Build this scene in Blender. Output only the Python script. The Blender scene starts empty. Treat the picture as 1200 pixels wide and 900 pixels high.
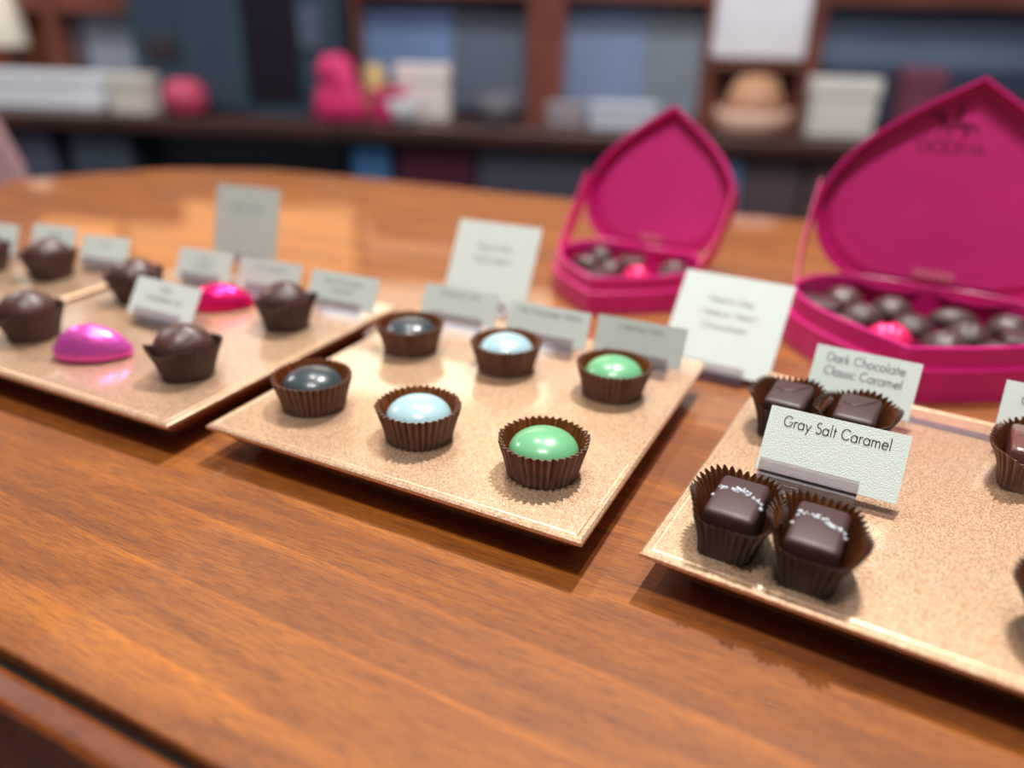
import bpy, bmesh, math, random
from mathutils import Vector, Matrix
random.seed(7)
S = 0.17                      # one unit of the layout = one tray side = 17 cm
C = bpy.context.scene.collection
R = math.radians
PI = math.pi

# ------------------------------------------------------------------ camera
CROT = (1.1273636, -0.0214414, 0.4651268)
CPOS = Vector((1.4086047, -1.1626342, 0.9203822))
FPX = 899.6
cd = bpy.data.cameras.new('camera')
cam = bpy.data.objects.new('camera', cd)
C.objects.link(cam)
cam.rotation_mode = 'XYZ'
cam.rotation_euler = CROT
cam.location = CPOS * S
cd.sensor_width = 36
cd.lens = 36 * FPX / 1200
cd.clip_start = 0.01
cd.clip_end = 50
cd.dof.use_dof = True
cd.dof.focus_distance = 1.63 * S
cd.dof.aperture_fstop = 27 / 8.2
bpy.context.scene.camera = cam
CM = cam.rotation_euler.to_matrix()

def un(x, y, z=0.0):
    """pixel of the photograph -> layout point on the level z"""
    d = CM @ Vector(((x - 600) / FPX, -(y - 450) / FPX, -1))
    return CPOS + d * ((z - CPOS.z) / d.z)

# ------------------------------------------------------------------ materials
def lin(c):
    out = []
    for v in c[:3]:
        v = v / 255
        out.append(v / 12.92 if v <= 0.04045 else ((v + 0.055) / 1.055) ** 2.4)
    return (*out, 1)

def new_mat(name):
    m = bpy.data.materials.new(name)
    m.use_nodes = True
    nt = m.node_tree
    b = nt.nodes['Principled BSDF']
    return m, nt, b

def simple(name, rgb, rough=0.5, metal=0.0, coat=0.0, coat_rough=0.05, spec=0.5, noise=0.0, nscale=40, bump=0.0, bscale=60, sub=0.0):
    m, nt, b = new_mat(name)
    col = lin(rgb)
    b.inputs['Base Color'].default_value = col
    b.inputs['Roughness'].default_value = rough
    b.inputs['Metallic'].default_value = metal
    b.inputs['Coat Weight'].default_value = coat
    b.inputs['Coat Roughness'].default_value = coat_rough
    b.inputs['Specular IOR Level'].default_value = spec
    if sub:
        b.inputs['Subsurface Weight'].default_value = sub
        b.inputs['Subsurface Radius'].default_value = (0.004, 0.002, 0.001)
    tc = nt.nodes.new('ShaderNodeTexCoord')
    if noise:
        n = nt.nodes.new('ShaderNodeTexNoise'); n.inputs['Scale'].default_value = nscale; n.inputs['Detail'].default_value = 5
        r = nt.nodes.new('ShaderNodeValToRGB')
        r.color_ramp.elements[0].position = 0.3; r.color_ramp.elements[1].position = 0.7
        r.color_ramp.elements[0].color = tuple(v * (1 - noise) for v in col[:3]) + (1,)
        r.color_ramp.elements[1].color = tuple(min(1, v * (1 + noise)) for v in col[:3]) + (1,)
        nt.links.new(tc.outputs['Object'], n.inputs['Vector'])
        nt.links.new(n.outputs['Fac'], r.inputs['Fac'])
        nt.links.new(r.outputs['Color'], b.inputs['Base Color'])
    if bump:
        n = nt.nodes.new('ShaderNodeTexNoise'); n.inputs['Scale'].default_value = bscale; n.inputs['Detail'].default_value = 4
        bp = nt.nodes.new('ShaderNodeBump'); bp.inputs['Strength'].default_value = bump; bp.inputs['Distance'].default_value = 0.001
        nt.links.new(tc.outputs['Object'], n.inputs['Vector'])
        nt.links.new(n.outputs['Fac'], bp.inputs['Height'])
        nt.links.new(bp.outputs['Normal'], b.inputs['Normal'])
    return m

def wood_mat(name, dark, mid, light, rough=0.42, coat=0.6, coat_rough=0.08, fine=1.0):
    """varnished wood, its grain along X"""
    m, nt, b = new_mat(name)
    L = nt.links.new
    tc = nt.nodes.new('ShaderNodeTexCoord')
    def mapping(sc, rot=0):
        mp = nt.nodes.new('ShaderNodeMapping'); mp.inputs['Scale'].default_value = sc; mp.inputs['Rotation'].default_value = (0, 0, rot)
        L(tc.outputs['Object'], mp.inputs['Vector']); return mp
    # slow colour flow
    n1 = nt.nodes.new('ShaderNodeTexNoise'); n1.inputs['Scale'].default_value = 1; n1.inputs['Detail'].default_value = 6; n1.inputs['Roughness'].default_value = .6; n1.inputs['Distortion'].default_value = 1.2
    L(mapping((6, 40, 10)).outputs[0], n1.inputs['Vector'])
    # long growth lines
    w = nt.nodes.new('ShaderNodeTexNoise'); w.inputs['Scale'].default_value = 1; w.inputs['Detail'].default_value = 3; w.inputs['Distortion'].default_value = .5
    L(mapping((12, 190, 40)).outputs[0], w.inputs['Vector'])
    # short dark pores
    n2 = nt.nodes.new('ShaderNodeTexNoise'); n2.inputs['Scale'].default_value = 1; n2.inputs['Detail'].default_value = 3; n2.inputs['Roughness'].default_value = .7
    L(mapping((130 * fine, 2600 * fine, 200), R(1.5)).outputs[0], n2.inputs['Vector'])
    r1 = nt.nodes.new('ShaderNodeValToRGB')
    e = r1.color_ramp.elements
    e[0].position = .33; e[0].color = lin(dark)
    e[1].position = .68; e[1].color = lin(light)
    k = r1.color_ramp.elements.new(.5); k.color = lin(mid)
    L(n1.outputs['Fac'], r1.inputs['Fac'])
    r2 = nt.nodes.new('ShaderNodeValToRGB'); r2.color_ramp.elements[0].position = .36; r2.color_ramp.elements[1].position = .56
    r2.color_ramp.elements[0].color = (.5, .42, .36, 1); r2.color_ramp.elements[1].color = (1, 1, 1, 1)
    L(n2.outputs['Fac'], r2.inputs['Fac'])
    r3 = nt.nodes.new('ShaderNodeValToRGB'); r3.color_ramp.elements[0].position = .35; r3.color_ramp.elements[1].position = .6
    r3.color_ramp.elements[0].color = (.8, .74, .7, 1); r3.color_ramp.elements[1].color = (1.0, 1.0, 1.0, 1)
    L(w.outputs['Fac'], r3.inputs['Fac'])
    m1 = nt.nodes.new('ShaderNodeMixRGB'); m1.blend_type = 'MULTIPLY'; m1.inputs[0].default_value = 1
    L(r1.outputs[0], m1.inputs[1]); L(r2.outputs[0], m1.inputs[2])
    # pale flowing cathedral lines
    wv = nt.nodes.new('ShaderNodeTexWave'); wv.bands_direction = 'Y'; wv.wave_profile = 'SAW'
    wv.inputs['Scale'].default_value = 1; wv.inputs['Distortion'].default_value = 9; wv.inputs['Detail'].default_value = 2; wv.inputs['Detail Scale'].default_value = .35
    L(mapping((2.5, 9, 4), R(4)).outputs[0], wv.inputs['Vector'])
    r4 = nt.nodes.new('ShaderNodeValToRGB'); r4.color_ramp.elements[0].position = 0; r4.color_ramp.elements[1].position = 1
    r4.color_ramp.elements[0].color = (.86, .84, .82, 1); r4.color_ramp.elements[1].color = (1.18, 1.16, 1.1, 1)
    kk = r4.color_ramp.elements.new(.86); kk.color = (.97, .96, .95, 1)
    L(wv.outputs['Fac'], r4.inputs['Fac'])
    m0 = nt.nodes.new('ShaderNodeMixRGB'); m0.blend_type = 'MULTIPLY'; m0.inputs[0].default_value = 1
    L(m1.outputs[0], m0.inputs[1]); L(r4.outputs[0], m0.inputs[2])
    m1 = m0
    m2 = nt.nodes.new('ShaderNodeMixRGB'); m2.blend_type = 'MULTIPLY'; m2.inputs[0].default_value = .6
    L(m1.outputs[0], m2.inputs[1]); L(r3.outputs[0], m2.inputs[2])
    L(m2.outputs[0], b.inputs['Base Color'])
    b.inputs['Roughness'].default_value = rough
    b.inputs['Coat Weight'].default_value = coat
    b.inputs['Coat Roughness'].default_value = coat_rough
    b.inputs['Coat IOR'].default_value = 1.5
    bp = nt.nodes.new('ShaderNodeBump'); bp.inputs['Strength'].default_value = .25; bp.inputs['Distance'].default_value = .0002
    L(n2.outputs['Fac'], bp.inputs['Height']); L(bp.outputs[0], b.inputs['Normal'])
    return m

def tray_mat(name):
    """champagne glitter under a clear glossy coat"""
    m, nt, b = new_mat(name)
    L = nt.links.new
    tc = nt.nodes.new('ShaderNodeTexCoord')
    v = nt.nodes.new('ShaderNodeTexVoronoi'); v.inputs['Scale'].default_value = 2600
    L(tc.outputs['Object'], v.inputs['Vector'])
    n = nt.nodes.new('ShaderNodeTexNoise'); n.inputs['Scale'].default_value = 900; n.inputs['Detail'].default_value = 3
    L(tc.outputs['Object'], n.inputs['Vector'])
    r = nt.nodes.new('ShaderNodeValToRGB')
    r.color_ramp.elements[0].position = .15; r.color_ramp.elements[0].color = lin((182, 140, 106))
    r.color_ramp.elements[1].position = .9; r.color_ramp.elements[1].color = lin((238, 206, 174))
    k = r.color_ramp.elements.new(.5); k.color = lin((218, 178, 142))
    sep = nt.nodes.new('ShaderNodeSeparateColor')
    L(v.outputs['Color'], sep.inputs[0]); L(sep.outputs[0], r.inputs['Fac'])
    mx = nt.nodes.new('ShaderNodeMixRGB'); mx.blend_type = 'OVERLAY'; mx.inputs[0].default_value = .2
    L(r.outputs[0], mx.inputs[1]); L(n.outputs['Fac'], mx.inputs[2])
    L(mx.outputs[0], b.inputs['Base Color'])
    b.inputs['Metallic'].default_value = .6
    b.inputs['Roughness'].default_value = .38
    b.inputs['Coat Weight'].default_value = 1
    b.inputs['Coat Roughness'].default_value = .02
    b.inputs['Coat IOR'].default_value = 1.85
    nm = nt.nodes.new('ShaderNodeBump'); nm.inputs['Strength'].default_value = .3; nm.inputs['Distance'].default_value = .0003
    L(sep.outputs[1], nm.inputs['Height']); L(nm.outputs[0], b.inputs['Normal'])
    return m

def paper_cup_mat(name, out_rgb, in_rgb):
    m, nt, b = new_mat(name)
    L = nt.links.new
    b.inputs['Base Color'].default_value = lin(out_rgb)
    b.inputs['Roughness'].default_value = .45
    tc = nt.nodes.new('ShaderNodeTexCoord')
    n = nt.nodes.new('ShaderNodeTexNoise'); n.inputs['Scale'].default_value = 260; n.inputs['Detail'].default_value = 4
    L(tc.outputs['Object'], n.inputs['Vector'])
    r = nt.nodes.new('ShaderNodeValToRGB')
    r.color_ramp.elements[0].position = .3; r.color_ramp.elements[0].color = tuple(v * .75 for v in lin(out_rgb)[:3]) + (1,)
    r.color_ramp.elements[1].position = .7; r.color_ramp.elements[1].color = tuple(v * 1.25 for v in lin(out_rgb)[:3]) + (1,)
    L(n.outputs['Fac'], r.inputs['Fac']); L(r.outputs[0], b.inputs['Base Color'])
    t = nt.nodes.new('ShaderNodeBsdfTranslucent'); t.inputs['Color'].default_value = lin(in_rgb)
    mx = nt.nodes.new('ShaderNodeMixShader'); mx.inputs[0].default_value = .28
    L(b.outputs[0], mx.inputs[1]); L(t.outputs[0], mx.inputs[2])
    L(mx.outputs[0], nt.nodes['Material Output'].inputs['Surface'])
    return m

def acrylic_mat(name, tint=(.955, .955, .97), base=.05):
    m, nt, b = new_mat(name)
    L = nt.links.new
    t = nt.nodes.new('ShaderNodeBsdfTransparent'); t.inputs['Color'].default_value = (*tint, 1)
    g = nt.nodes.new('ShaderNodeBsdfGlossy'); g.inputs['Roughness'].default_value = .04
    lw = nt.nodes.new('ShaderNodeLayerWeight'); lw.inputs['Blend'].default_value = .5
    pw = nt.nodes.new('ShaderNodeMath'); pw.operation = 'POWER'; pw.inputs[1].default_value = 3.5
    f = nt.nodes.new('ShaderNodeMath'); f.operation = 'MULTIPLY_ADD'; f.inputs[1].default_value = .6; f.inputs[2].default_value = base
    L(lw.outputs['Facing'], pw.inputs[0]); L(pw.outputs[0], f.inputs[0])
    mx = nt.nodes.new('ShaderNodeMixShader')
    L(f.outputs[0], mx.inputs[0]); L(t.outputs[0], mx.inputs[1]); L(g.outputs[0], mx.inputs[2])
    L(mx.outputs[0], nt.nodes['Material Output'].inputs['Surface'])
    return m

def speckled(name, rgb, spk, rough=.3):
    m, nt, b = new_mat(name)
    L = nt.links.new
    tc = nt.nodes.new('ShaderNodeTexCoord')
    v = nt.nodes.new('ShaderNodeTexVoronoi'); v.inputs['Scale'].default_value = 520
    L(tc.outputs['Object'], v.inputs['Vector'])
    n = nt.nodes.new('ShaderNodeTexNoise'); n.inputs['Scale'].default_value = 170
    L(tc.outputs['Object'], n.inputs['Vector'])
    a = nt.nodes.new('ShaderNodeMath'); a.operation = 'ADD'
    L(v.outputs['Distance'], a.inputs[0]); L(n.outputs['Fac'], a.inputs[1])
    r = nt.nodes.new('ShaderNodeValToRGB')
    r.color_ramp.elements[0].position = .46; r.color_ramp.elements[0].color = lin(spk)
    r.color_ramp.elements[1].position = .52; r.color_ramp.elements[1].color = lin(rgb)
    L(a.outputs[0], r.inputs['Fac']); L(r.outputs[0], b.inputs['Base Color'])
    b.inputs['Roughness'].default_value = rough
    b.inputs['Coat Weight'].default_value = .25
    b.inputs['Coat Roughness'].default_value = .12
    b.inputs['Subsurface Weight'].default_value = .1
    b.inputs['Subsurface Radius'].default_value = (.002, .002, .002)
    return m

def foil_mat(name, rgb, rough=.3):
    m, nt, b = new_mat(name)
    L = nt.links.new
    b.inputs['Base Color'].default_value = lin(rgb)
    b.inputs['Metallic'].default_value = .65
    b.inputs['Roughness'].default_value = rough
    tc = nt.nodes.new('ShaderNodeTexCoord')
    n = nt.nodes.new('ShaderNodeTexVoronoi'); n.inputs['Scale'].default_value = 190
    L(tc.outputs['Object'], n.inputs['Vector'])
    bp = nt.nodes.new('ShaderNodeBump'); bp.inputs['Strength'].default_value = .25; bp.inputs['Distance'].default_value = .001
    L(n.outputs['Distance'], bp.inputs['Height']); L(bp.outputs[0], b.inputs['Normal'])
    return m

M = {}
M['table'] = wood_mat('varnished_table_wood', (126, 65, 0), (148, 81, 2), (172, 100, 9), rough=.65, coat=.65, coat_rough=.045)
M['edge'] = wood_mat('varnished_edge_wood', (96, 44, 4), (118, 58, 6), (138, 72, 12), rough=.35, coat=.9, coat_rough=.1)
M['ledgewood'] = wood_mat('dark_varnished_wood', (60, 26, 10), (80, 36, 14), (104, 50, 20), rough=.3, coat=1, coat_rough=.12)
M['shelf'] = simple('red_brown_wood', (112, 62, 50), .4, noise=.25, nscale=6)
M['shelfdark'] = simple('dark_brown_wood', (66, 42, 36), .4, noise=.25, nscale=6)
M['tray'] = tray_mat('champagne_glitter')
M['traylip'] = simple('pale_gold_edge', (235, 205, 165), .25, metal=.6, coat=.8)
M['trayside'] = simple('copper_brown_gloss', (196, 124, 80), .3, metal=.3, coat=.3)
M['cup'] = paper_cup_mat('brown_cup_paper', (116, 84, 66), (150, 90, 50))
M['cupin'] = paper_cup_mat('lit_through_inner_paper', (146, 84, 38), (220, 120, 44))  # warm inner colour paints the light coming through the cup wall
M['cupin2'] = paper_cup_mat('dark_lit_through_inner_paper', (104, 58, 28), (150, 80, 34))  # same painted through-light, darker, for the caramel cups
M['cupdark'] = paper_cup_mat('dark_brown_cup_paper', (62, 42, 33), (110, 62, 32))
M['cupmatte'] = paper_cup_mat('cocoa_cup_paper', (78, 50, 40), (100, 54, 34))
M['choc'] = simple('dark_chocolate', (62, 38, 38), .5, bump=.12, bscale=150, coat=.08, coat_rough=.3)
M['chocmilk'] = simple('glossy_brown_chocolate', (112, 74, 66), .22, bump=.1, bscale=120, coat=.5, coat_rough=.12)
M['truffle'] = simple('truffle_chocolate', (74, 44, 36), .42, bump=.6, bscale=300, coat=.12, coat_rough=.25)
M['salt'] = simple('grey_salt', (205, 210, 216), .3, bump=.2)
M['blue'] = speckled('pale_blue_shell', (160, 194, 202), (74, 92, 96))
M['green'] = speckled('mint_green_shell', (106, 174, 124), (94, 162, 114))
M['slate'] = speckled('slate_grey_shell', (50, 62, 68), (80, 94, 100))
M['card'] = simple('textured_card', (208, 218, 212), .8, bump=.45, bscale=2400)
M['ink'] = simple('black_ink', (30, 30, 32), .6)
M['inkgrey'] = simple('grey_ink', (70, 72, 74), .6)
M['acrylic'] = acrylic_mat('clear_acrylic')
M['acryliclip'] = acrylic_mat('pale_pink_acrylic', (.86, .80, .82))
M['acrylicedge'] = acrylic_mat('skylight_tinted_acrylic', (.72, .8, .98), .2)  # blue tint imitates skylight refracted in the clear acrylic
M['pink'] = simple('magenta_satin_card', (206, 26, 122), .38, noise=.06, nscale=30, coat=.35, coat_rough=.25)
M['pinkin'] = simple('magenta_inner_lining', (212, 44, 132), .45, noise=.06, nscale=30)
M['deepink'] = simple('deep_magenta_print', (140, 14, 76), .5)
M['goldink'] = simple('pale_pink_print', (220, 110, 140), .5)
M['ribbon'] = simple('pink_satin_ribbon', (232, 60, 130), .35)
M['foilpink'] = foil_mat('orchid_pink_foil', (240, 96, 200))
M['foilmag'] = foil_mat('hot_magenta_foil', (232, 20, 110), .28)
M['foilred'] = simple('hot_pink_foil', (250, 40, 110), .35, metal=.3, bump=.5, bscale=200)

# ------------------------------------------------------------------ builders (all in layout units)
def tag(o, label=None, cat=None, group=None, kind=None):
    if label: o['label'] = label
    if cat: o['category'] = cat
    if group: o['group'] = group
    if kind: o['kind'] = kind
    return o

def obj(name, bm, mat, parent=None, loc=(0, 0, 0), rotz=0.0, smooth=False, norm=True):
    me = bpy.data.meshes.new(name)
    if norm: bmesh.ops.recalc_face_normals(bm, faces=bm.faces)
    bmesh.ops.scale(bm, vec=(S, S, S), verts=bm.verts)
    bm.to_mesh(me); bm.free()
    for m in (mat if isinstance(mat, (list, tuple)) else [mat]): me.materials.append(m)
    if smooth:
        for p in me.polygons: p.use_smooth = True
    o = bpy.data.objects.new(name, me); C.objects.link(o)
    if parent: o.parent = parent
    o.location = Vector(loc) * S
    o.rotation_euler = (0, 0, rotz)
    return o

def empty(name, loc, rotz=0.0):
    o = bpy.data.objects.new(name, None); C.objects.link(o)
    o.location = Vector(loc) * S; o.rotation_euler = (0, 0, rotz)
    o.empty_display_size = .01
    return o

def copy_tree(o, loc, rotz):
    c = o.copy(); C.objects.link(c); c.location = Vector(loc) * S; c.rotation_euler = (0, 0, rotz)
    for ch in list(o.children):
        d = ch.copy(); C.objects.link(d); d.parent = c
    return c

def box(bm, x0, y0, z0, x1, y1, z1, mi=0):
    vs = [bm.verts.new(p) for p in ((x0, y0, z0), (x1, y0, z0), (x1, y1, z0), (x0, y1, z0), (x0, y0, z1), (x1, y0, z1), (x1, y1, z1), (x0, y1, z1))]
    fs = []
    for f in ((3, 2, 1, 0), (4, 5, 6, 7), (0, 1, 5, 4), (1, 2, 6, 5), (2, 3, 7, 6), (3, 0, 4, 7)):
        q = bm.faces.new([vs[i] for i in f]); q.material_index = mi; fs.append(q)
    return vs

def bevel(bm, w, seg=3, edges=None):
    bmesh.ops.bevel(bm, geom=edges or list(bm.edges), offset=w, segments=seg, profile=.5, affect='EDGES', clamp_overlap=True)

def bbox(x0, y0, z0, x1, y1, z1, w=.01, seg=2):
    bm = bmesh.new(); box(bm, x0, y0, z0, x1, y1, z1); bevel(bm, w, seg); return bm

def rings(bm, rs, close_bottom=True, close_top=False):
    """rs: list of rings of points, all the same length"""
    V = [[bm.verts.new(p) for p in r] for r in rs]
    n = len(V[0])
    for a, b in zip(V, V[1:]):
        for i in range(n):
            bm.faces.new((a[i], a[(i + 1) % n], b[(i + 1) % n], b[i]))
    if close_bottom: bm.faces.new(list(reversed(V[0])))
    if close_top: bm.faces.new(V[-1])
    return V

def lathe(prof, n=48, sx=1, sy=1, cap=True):
    bm = bmesh.new()
    rs = [[(r * sx * math.cos(2 * PI * i / n), r * sy * math.sin(2 * PI * i / n), z) for i in range(n)] for r, z in prof]
    rings(bm, rs, cap, cap)
    return bm

# ------------------------------------------------------------------ table
TZ = -.095          # table top level; tray tops lie at z = 0
FLOOR = -5.2
tb = empty('display_table', (0, 0, FLOOR))
tag(tb, 'long varnished orange-brown wooden table carrying all the trays and heart boxes', 'table')
def table_outline(y0, off=0.0):
    far = [un(px, py, TZ) for px, py in ((-90, 262), (-40, 226), (20, 211), (100, 204), (200, 198), (320, 199), (450, 211), (600, 227), (750, 241), (900, 254))]
    return [(6.5, y0), (-4.9, y0), (-5.0, .5)] + [(p.x, p.y) for p in far] + [(6.5, 4.1)]
def slab(outline, z0, z1, w, seg=3):
    bm = bmesh.new()
    lo = [bm.verts.new((x, y, z0)) for x, y in outline]
    hi = [bm.verts.new((x, y, z1)) for x, y in outline]
    n = len(outline)
    bm.faces.new(hi); bm.faces.new(list(reversed(lo)))
    for i in range(n):
        bm.faces.new((lo[i], lo[(i + 1) % n], hi[(i + 1) % n], hi[i]))
    bm.normal_update()
    bevel(bm, w, seg, [e for e in bm.edges if abs(e.verts[0].co.z - z1) < 1e-6 and abs(e.verts[1].co.z - z1) < 1e-6])
    return bm
zoff = -FLOOR
def lift(bm):
    bmesh.ops.translate(bm, vec=(0, 0, zoff), verts=bm.verts); return bm
obj('tabletop', lift(slab(table_outline(-.645), TZ - .1, TZ, .009, 3)), M['table'], tb)
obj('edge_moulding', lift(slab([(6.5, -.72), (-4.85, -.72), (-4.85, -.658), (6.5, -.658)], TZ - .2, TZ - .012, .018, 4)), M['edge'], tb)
obj('groove_inlay', lift(bbox(-4.85, -.657, TZ - .2, 6.5, -.646, TZ - .03, .002)), simple('black_groove', (24, 14, 10), .5), tb)
obj('apron', lift(bbox(-4.0, -.6, -1.0, 6.3, 2.6, TZ - .262, .01)), M['ledgewood'], tb)
obj('lower_ledge', lift(bbox(-4.6, -1.35, -1.06, 6.4, -.58, -1.0, .02)), M['ledgewood'], tb)
for lx in (-3.6, 5.8):
    for ly in (-.45, 1.9):
        bm = bmesh.new()
        rings(bm, [[(lx + s * w, ly + t * w, z) for s, t in ((-1, -1), (1, -1), (1, 1), (-1, 1))] for z, w in ((FLOOR, .13), (-3, .17), (-1.0, .22))], True, True)
        obj('leg', lift(bm), M['ledgewood'], tb)

# ------------------------------------------------------------------ trays
def tray_bm():
    bms = []
    i0 = .085
    bm = bmesh.new()
    # top plate
    def sq(a, z): return [(a, a, z), (1 - a, a, z), (1 - a, 1 - a, z), (a, 1 - a, z)]
    rings(bm, [sq(0.0, -.012), sq(0.0, -.004), sq(.005, 0), sq(.014, 0), sq(.018, -.0012), sq(.022, 0)], False, True)
    bms.append(bm)
    bm = bmesh.new()
    rings(bm, [sq(i0, TZ), sq(i0 - .006, TZ + .012), sq(.052, -.06), sq(.026, -.034), sq(.006, -.0125)], True, True)
    bms.append(bm)
    return bms
tray0 = None
TR = []
def make_tray(x, y, a, label, first=None):
    global tray0
    if tray0 is None:
        t = empty('serving_tray', (x, y, 0), a)
        top, base = tray_bm()
        obj('tray_top', top, M['tray'], t)
        obj('tray_base', base, M['trayside'], t)
        tray0 = t
    else:
        t = copy_tree(tray0, (x, y, 0), a)
    tag(t, label, 'tray', 'gold trays in a row on the table')
    return t
make_tray(0, 0, 0, 'square gold glitter tray holding the six blue, green and slate bonbons')
make_tray(1.108, .027, R(-4.0), 'square gold glitter tray nearest the right, holding the square salted caramels')
make_tray(-1.079, -.055, R(.3), 'square gold glitter tray with the two foil pieces and dark truffles')
p1, p2 = un(60, 355, 0), un(127, 333, 0)
a0 = math.atan2(p2.y - p1.y, p2.x - p1.x) - PI / 2
ex = Vector((math.cos(a0), math.sin(a0), 0)); ey = Vector((-math.sin(a0), math.cos(a0), 0))
o0 = p1 - ex - ey * .62
make_tray(o0.x, o0.y, a0, 'square gold glitter tray at the far left edge, only its corner in view')

# ------------------------------------------------------------------ pleated paper cups
PW = [math.cos(2 * PI * j / 6) for j in range(6)]
def round_cup(rb=.079, rt=.098, h=.084, N=38, amp=.0054, seed=1):
    rnd = random.Random(seed)
    bm = bmesh.new()
    n = N * 6
    K = 9
    jit = [rnd.uniform(-.004, .004) for _ in range(n)]
    rs = []
    for k in range(K):
        t = k / (K - 1)
        r = rb + (rt - rb) * t ** 1.15
        ring = []
        for i in range(n):
            a = 2 * PI * i / n
            w = PW[i % 6]
            am = amp * (.35 + .65 * t)
            z = t * h * (1 + (.012 * w if k == K - 1 else 0)) + .0005
            rr = r + am * w + jit[i] * t * .6
            ring.append((rr * math.cos(a), rr * math.sin(a), z))
        rs.append(ring)
    low = [(p[0] * .9, p[1] * .9, .0005) for p in rs[0]]
    rings(bm, [low] + rs, True, False)
    return bm

def solid(o, th):
    m = o.modifiers.new('solidify', 'SOLIDIFY'); m.thickness = th * S; m.offset = 0; m.material_offset = 1; m.material_offset_rim = 0
    return o

def truffle_cup(seed=3, rb=.070, rt=.092, h=.098, N=40, sq=.10, amp=.0028, flare=1.0, wob=.006):
    rnd = random.Random(seed)
    bm = bmesh.new(); n = N * 6; K = 9
    ph = rnd.uniform(0, 6)
    rs = []
    for k in range(K):
        t = k / (K - 1); ring = []
        for i in range(n):
            a = 2 * PI * i / n
            w = PW[i % 6]
            corner = abs(math.cos(2 * (a - PI / 4))) ** 1.5
            corner = (.5 + .5 * math.cos(4 * (a - PI / 4))) ** 1.6
            r = rb + (rt - rb) * t ** 1.1 + sq * rt * corner * t * t + wob * t * t * math.sin(3 * a + ph)
            z = h * t * (1 - .10 * (1 - corner) * t + .04 * math.sin(5 * a + ph)) + (.003 * w if k == K - 1 else 0) + .0005
            rr = r + amp * w * (.2 + .8 * t)
            ring.append((rr * math.cos(a), rr * math.sin(a), z))
        rs.append(ring)
    low = [(p[0] * .9, p[1] * .9, .0005) for p in rs[0]]
    rings(bm, [low] + rs, True, False)
    return bm

def square_cup(seed, hx=.052, hy=.08, N=46, flare=.034, h=.094, front=.07):
    """paper cup pressed around a rectangular chocolate, its corners spreading outwards"""
    rnd = random.Random(seed)
    bm = bmesh.new(); n = N * 6; K = 11
    ph = rnd.uniform(0, 6)
    rs = []
    for k in range(K):
        t = k / (K - 1); ring = []
        for i in range(n):
            a = 2 * PI * (i + .5) / n
            c, s = math.cos(a), math.sin(a)
            e = 5.0
            q = (abs(c / hx) ** e + abs(s / hy) ** e) ** (-1 / e)      # rounded rectangle
            qc = (abs(c) ** 2 / hx ** 2 + abs(s) ** 2 / hy ** 2) ** -.5
            w = PW[i % 6]
            ca = math.atan2(hy, hx)
            near = min(abs(abs(a if a <= PI else a - 2 * PI) - ca), abs(abs(a if a <= PI else a - 2 * PI) - (PI - ca)))
            corner = math.exp(-(near / .33) ** 2)
            frontness = max(0, -s) ** 3
            fl = flare * (1 - .8 * frontness * (1 - corner)) * (1 + .25 * math.sin(2 * a + ph))
            rr = q + fl * t ** 1.8 * (1 - .25 * corner)
            rr += w * (.0015 + .0045 * t) * (.25 + .75 * max(corner, 1 - frontness))
            hh = h + (front - h) * frontness * (1 - .75 * corner)
            z = t * hh * (1 + .05 * math.sin(5 * a + ph) * t) + (w * .003 if k == K - 1 else 0) + .0005
            ring.append((rr * c, rr * s, z))
        rs.append(ring)
    low = [(p[0] * .92, p[1] * .92, .0005) for p in rs[0]]
    rings(bm, [low] + rs, True, False)
    return bm

def dome(r=.079, z0=.03, top=.105, n=48, dip=0.0):
    prof = [(r * .7, .006), (r * .92, .012), (r, z0)]
    hh = top - z0
    for k in range(1, 13):
        a = k / 13 * PI / 2
        prof.append((r * math.cos(a), z0 + hh * math.sin(a)))
    bm = lathe(prof, n, cap=False)
    bm.verts.ensure_lookup_table()
    first = [bm.verts[i] for i in range(n)]
    bm.faces.new(list(reversed(first)))
    vs = list(bm.verts)
    tip = bm.verts.new((0, 0, top))
    last = vs[-n:]
    for i in range(n): bm.faces.new((last[i], last[(i + 1) % n], tip))
    return bm

cup_a = None
G_CUP = 'round pleated brown paper cups on the middle tray'
def bonbon(x, y, mat, cname, clabel, culabel, r=.079, top=.099):
    global cup_a
    rz = random.uniform(0, 6)
    if cup_a is None:
        c = obj('paper_cup', round_cup(), [M['cup'], M['cupin']], None, (x, y, .001), rz)
        solid(c, .0018); cup_a = c
    else:
        c = cup_a.copy(); C.objects.link(c); c.location = Vector((x, y, .001)) * S; c.rotation_euler = (0, 0, rz)
    tag(c, culabel, 'paper cup', G_CUP)
    d = obj('bonbon', dome(r, .050, top), mat, None, (x, y, .002), random.uniform(0, 6), True)
    tag(d, clabel, 'chocolate', 'domed bonbons on the middle tray')
X3 = (.160, .490, .822); YF, YB = .205, .668
bonbon(X3[2], YF, M['green'], 'green', 'glossy mint green domed bonbon nearest the camera, at the front corner of the tray', 'pleated brown paper cup holding the front mint green bonbon')
bonbon(X3[1], YF + .004, M['blue'], 'blue', 'pale blue speckled domed bonbon in the front row between slate and green', 'pleated brown paper cup holding the front pale blue bonbon')
bonbon(X3[0], YF + .012, M['slate'], 'slate', 'slate grey domed bonbon in the front row of the middle tray', 'pleated brown paper cup holding the front slate grey bonbon', top=.1)
bonbon(X3[0] + .01, YB - .012, M['slate'], 'slate', 'slate grey domed bonbon in the back row of the middle tray', 'pleated brown paper cup holding the back slate grey bonbon', top=.095)
bonbon(X3[1], YB + .004, M['blue'], 'blue', 'pale blue domed bonbon in the back row of the middle tray', 'pleated brown paper cup holding the back pale blue bonbon')
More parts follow.
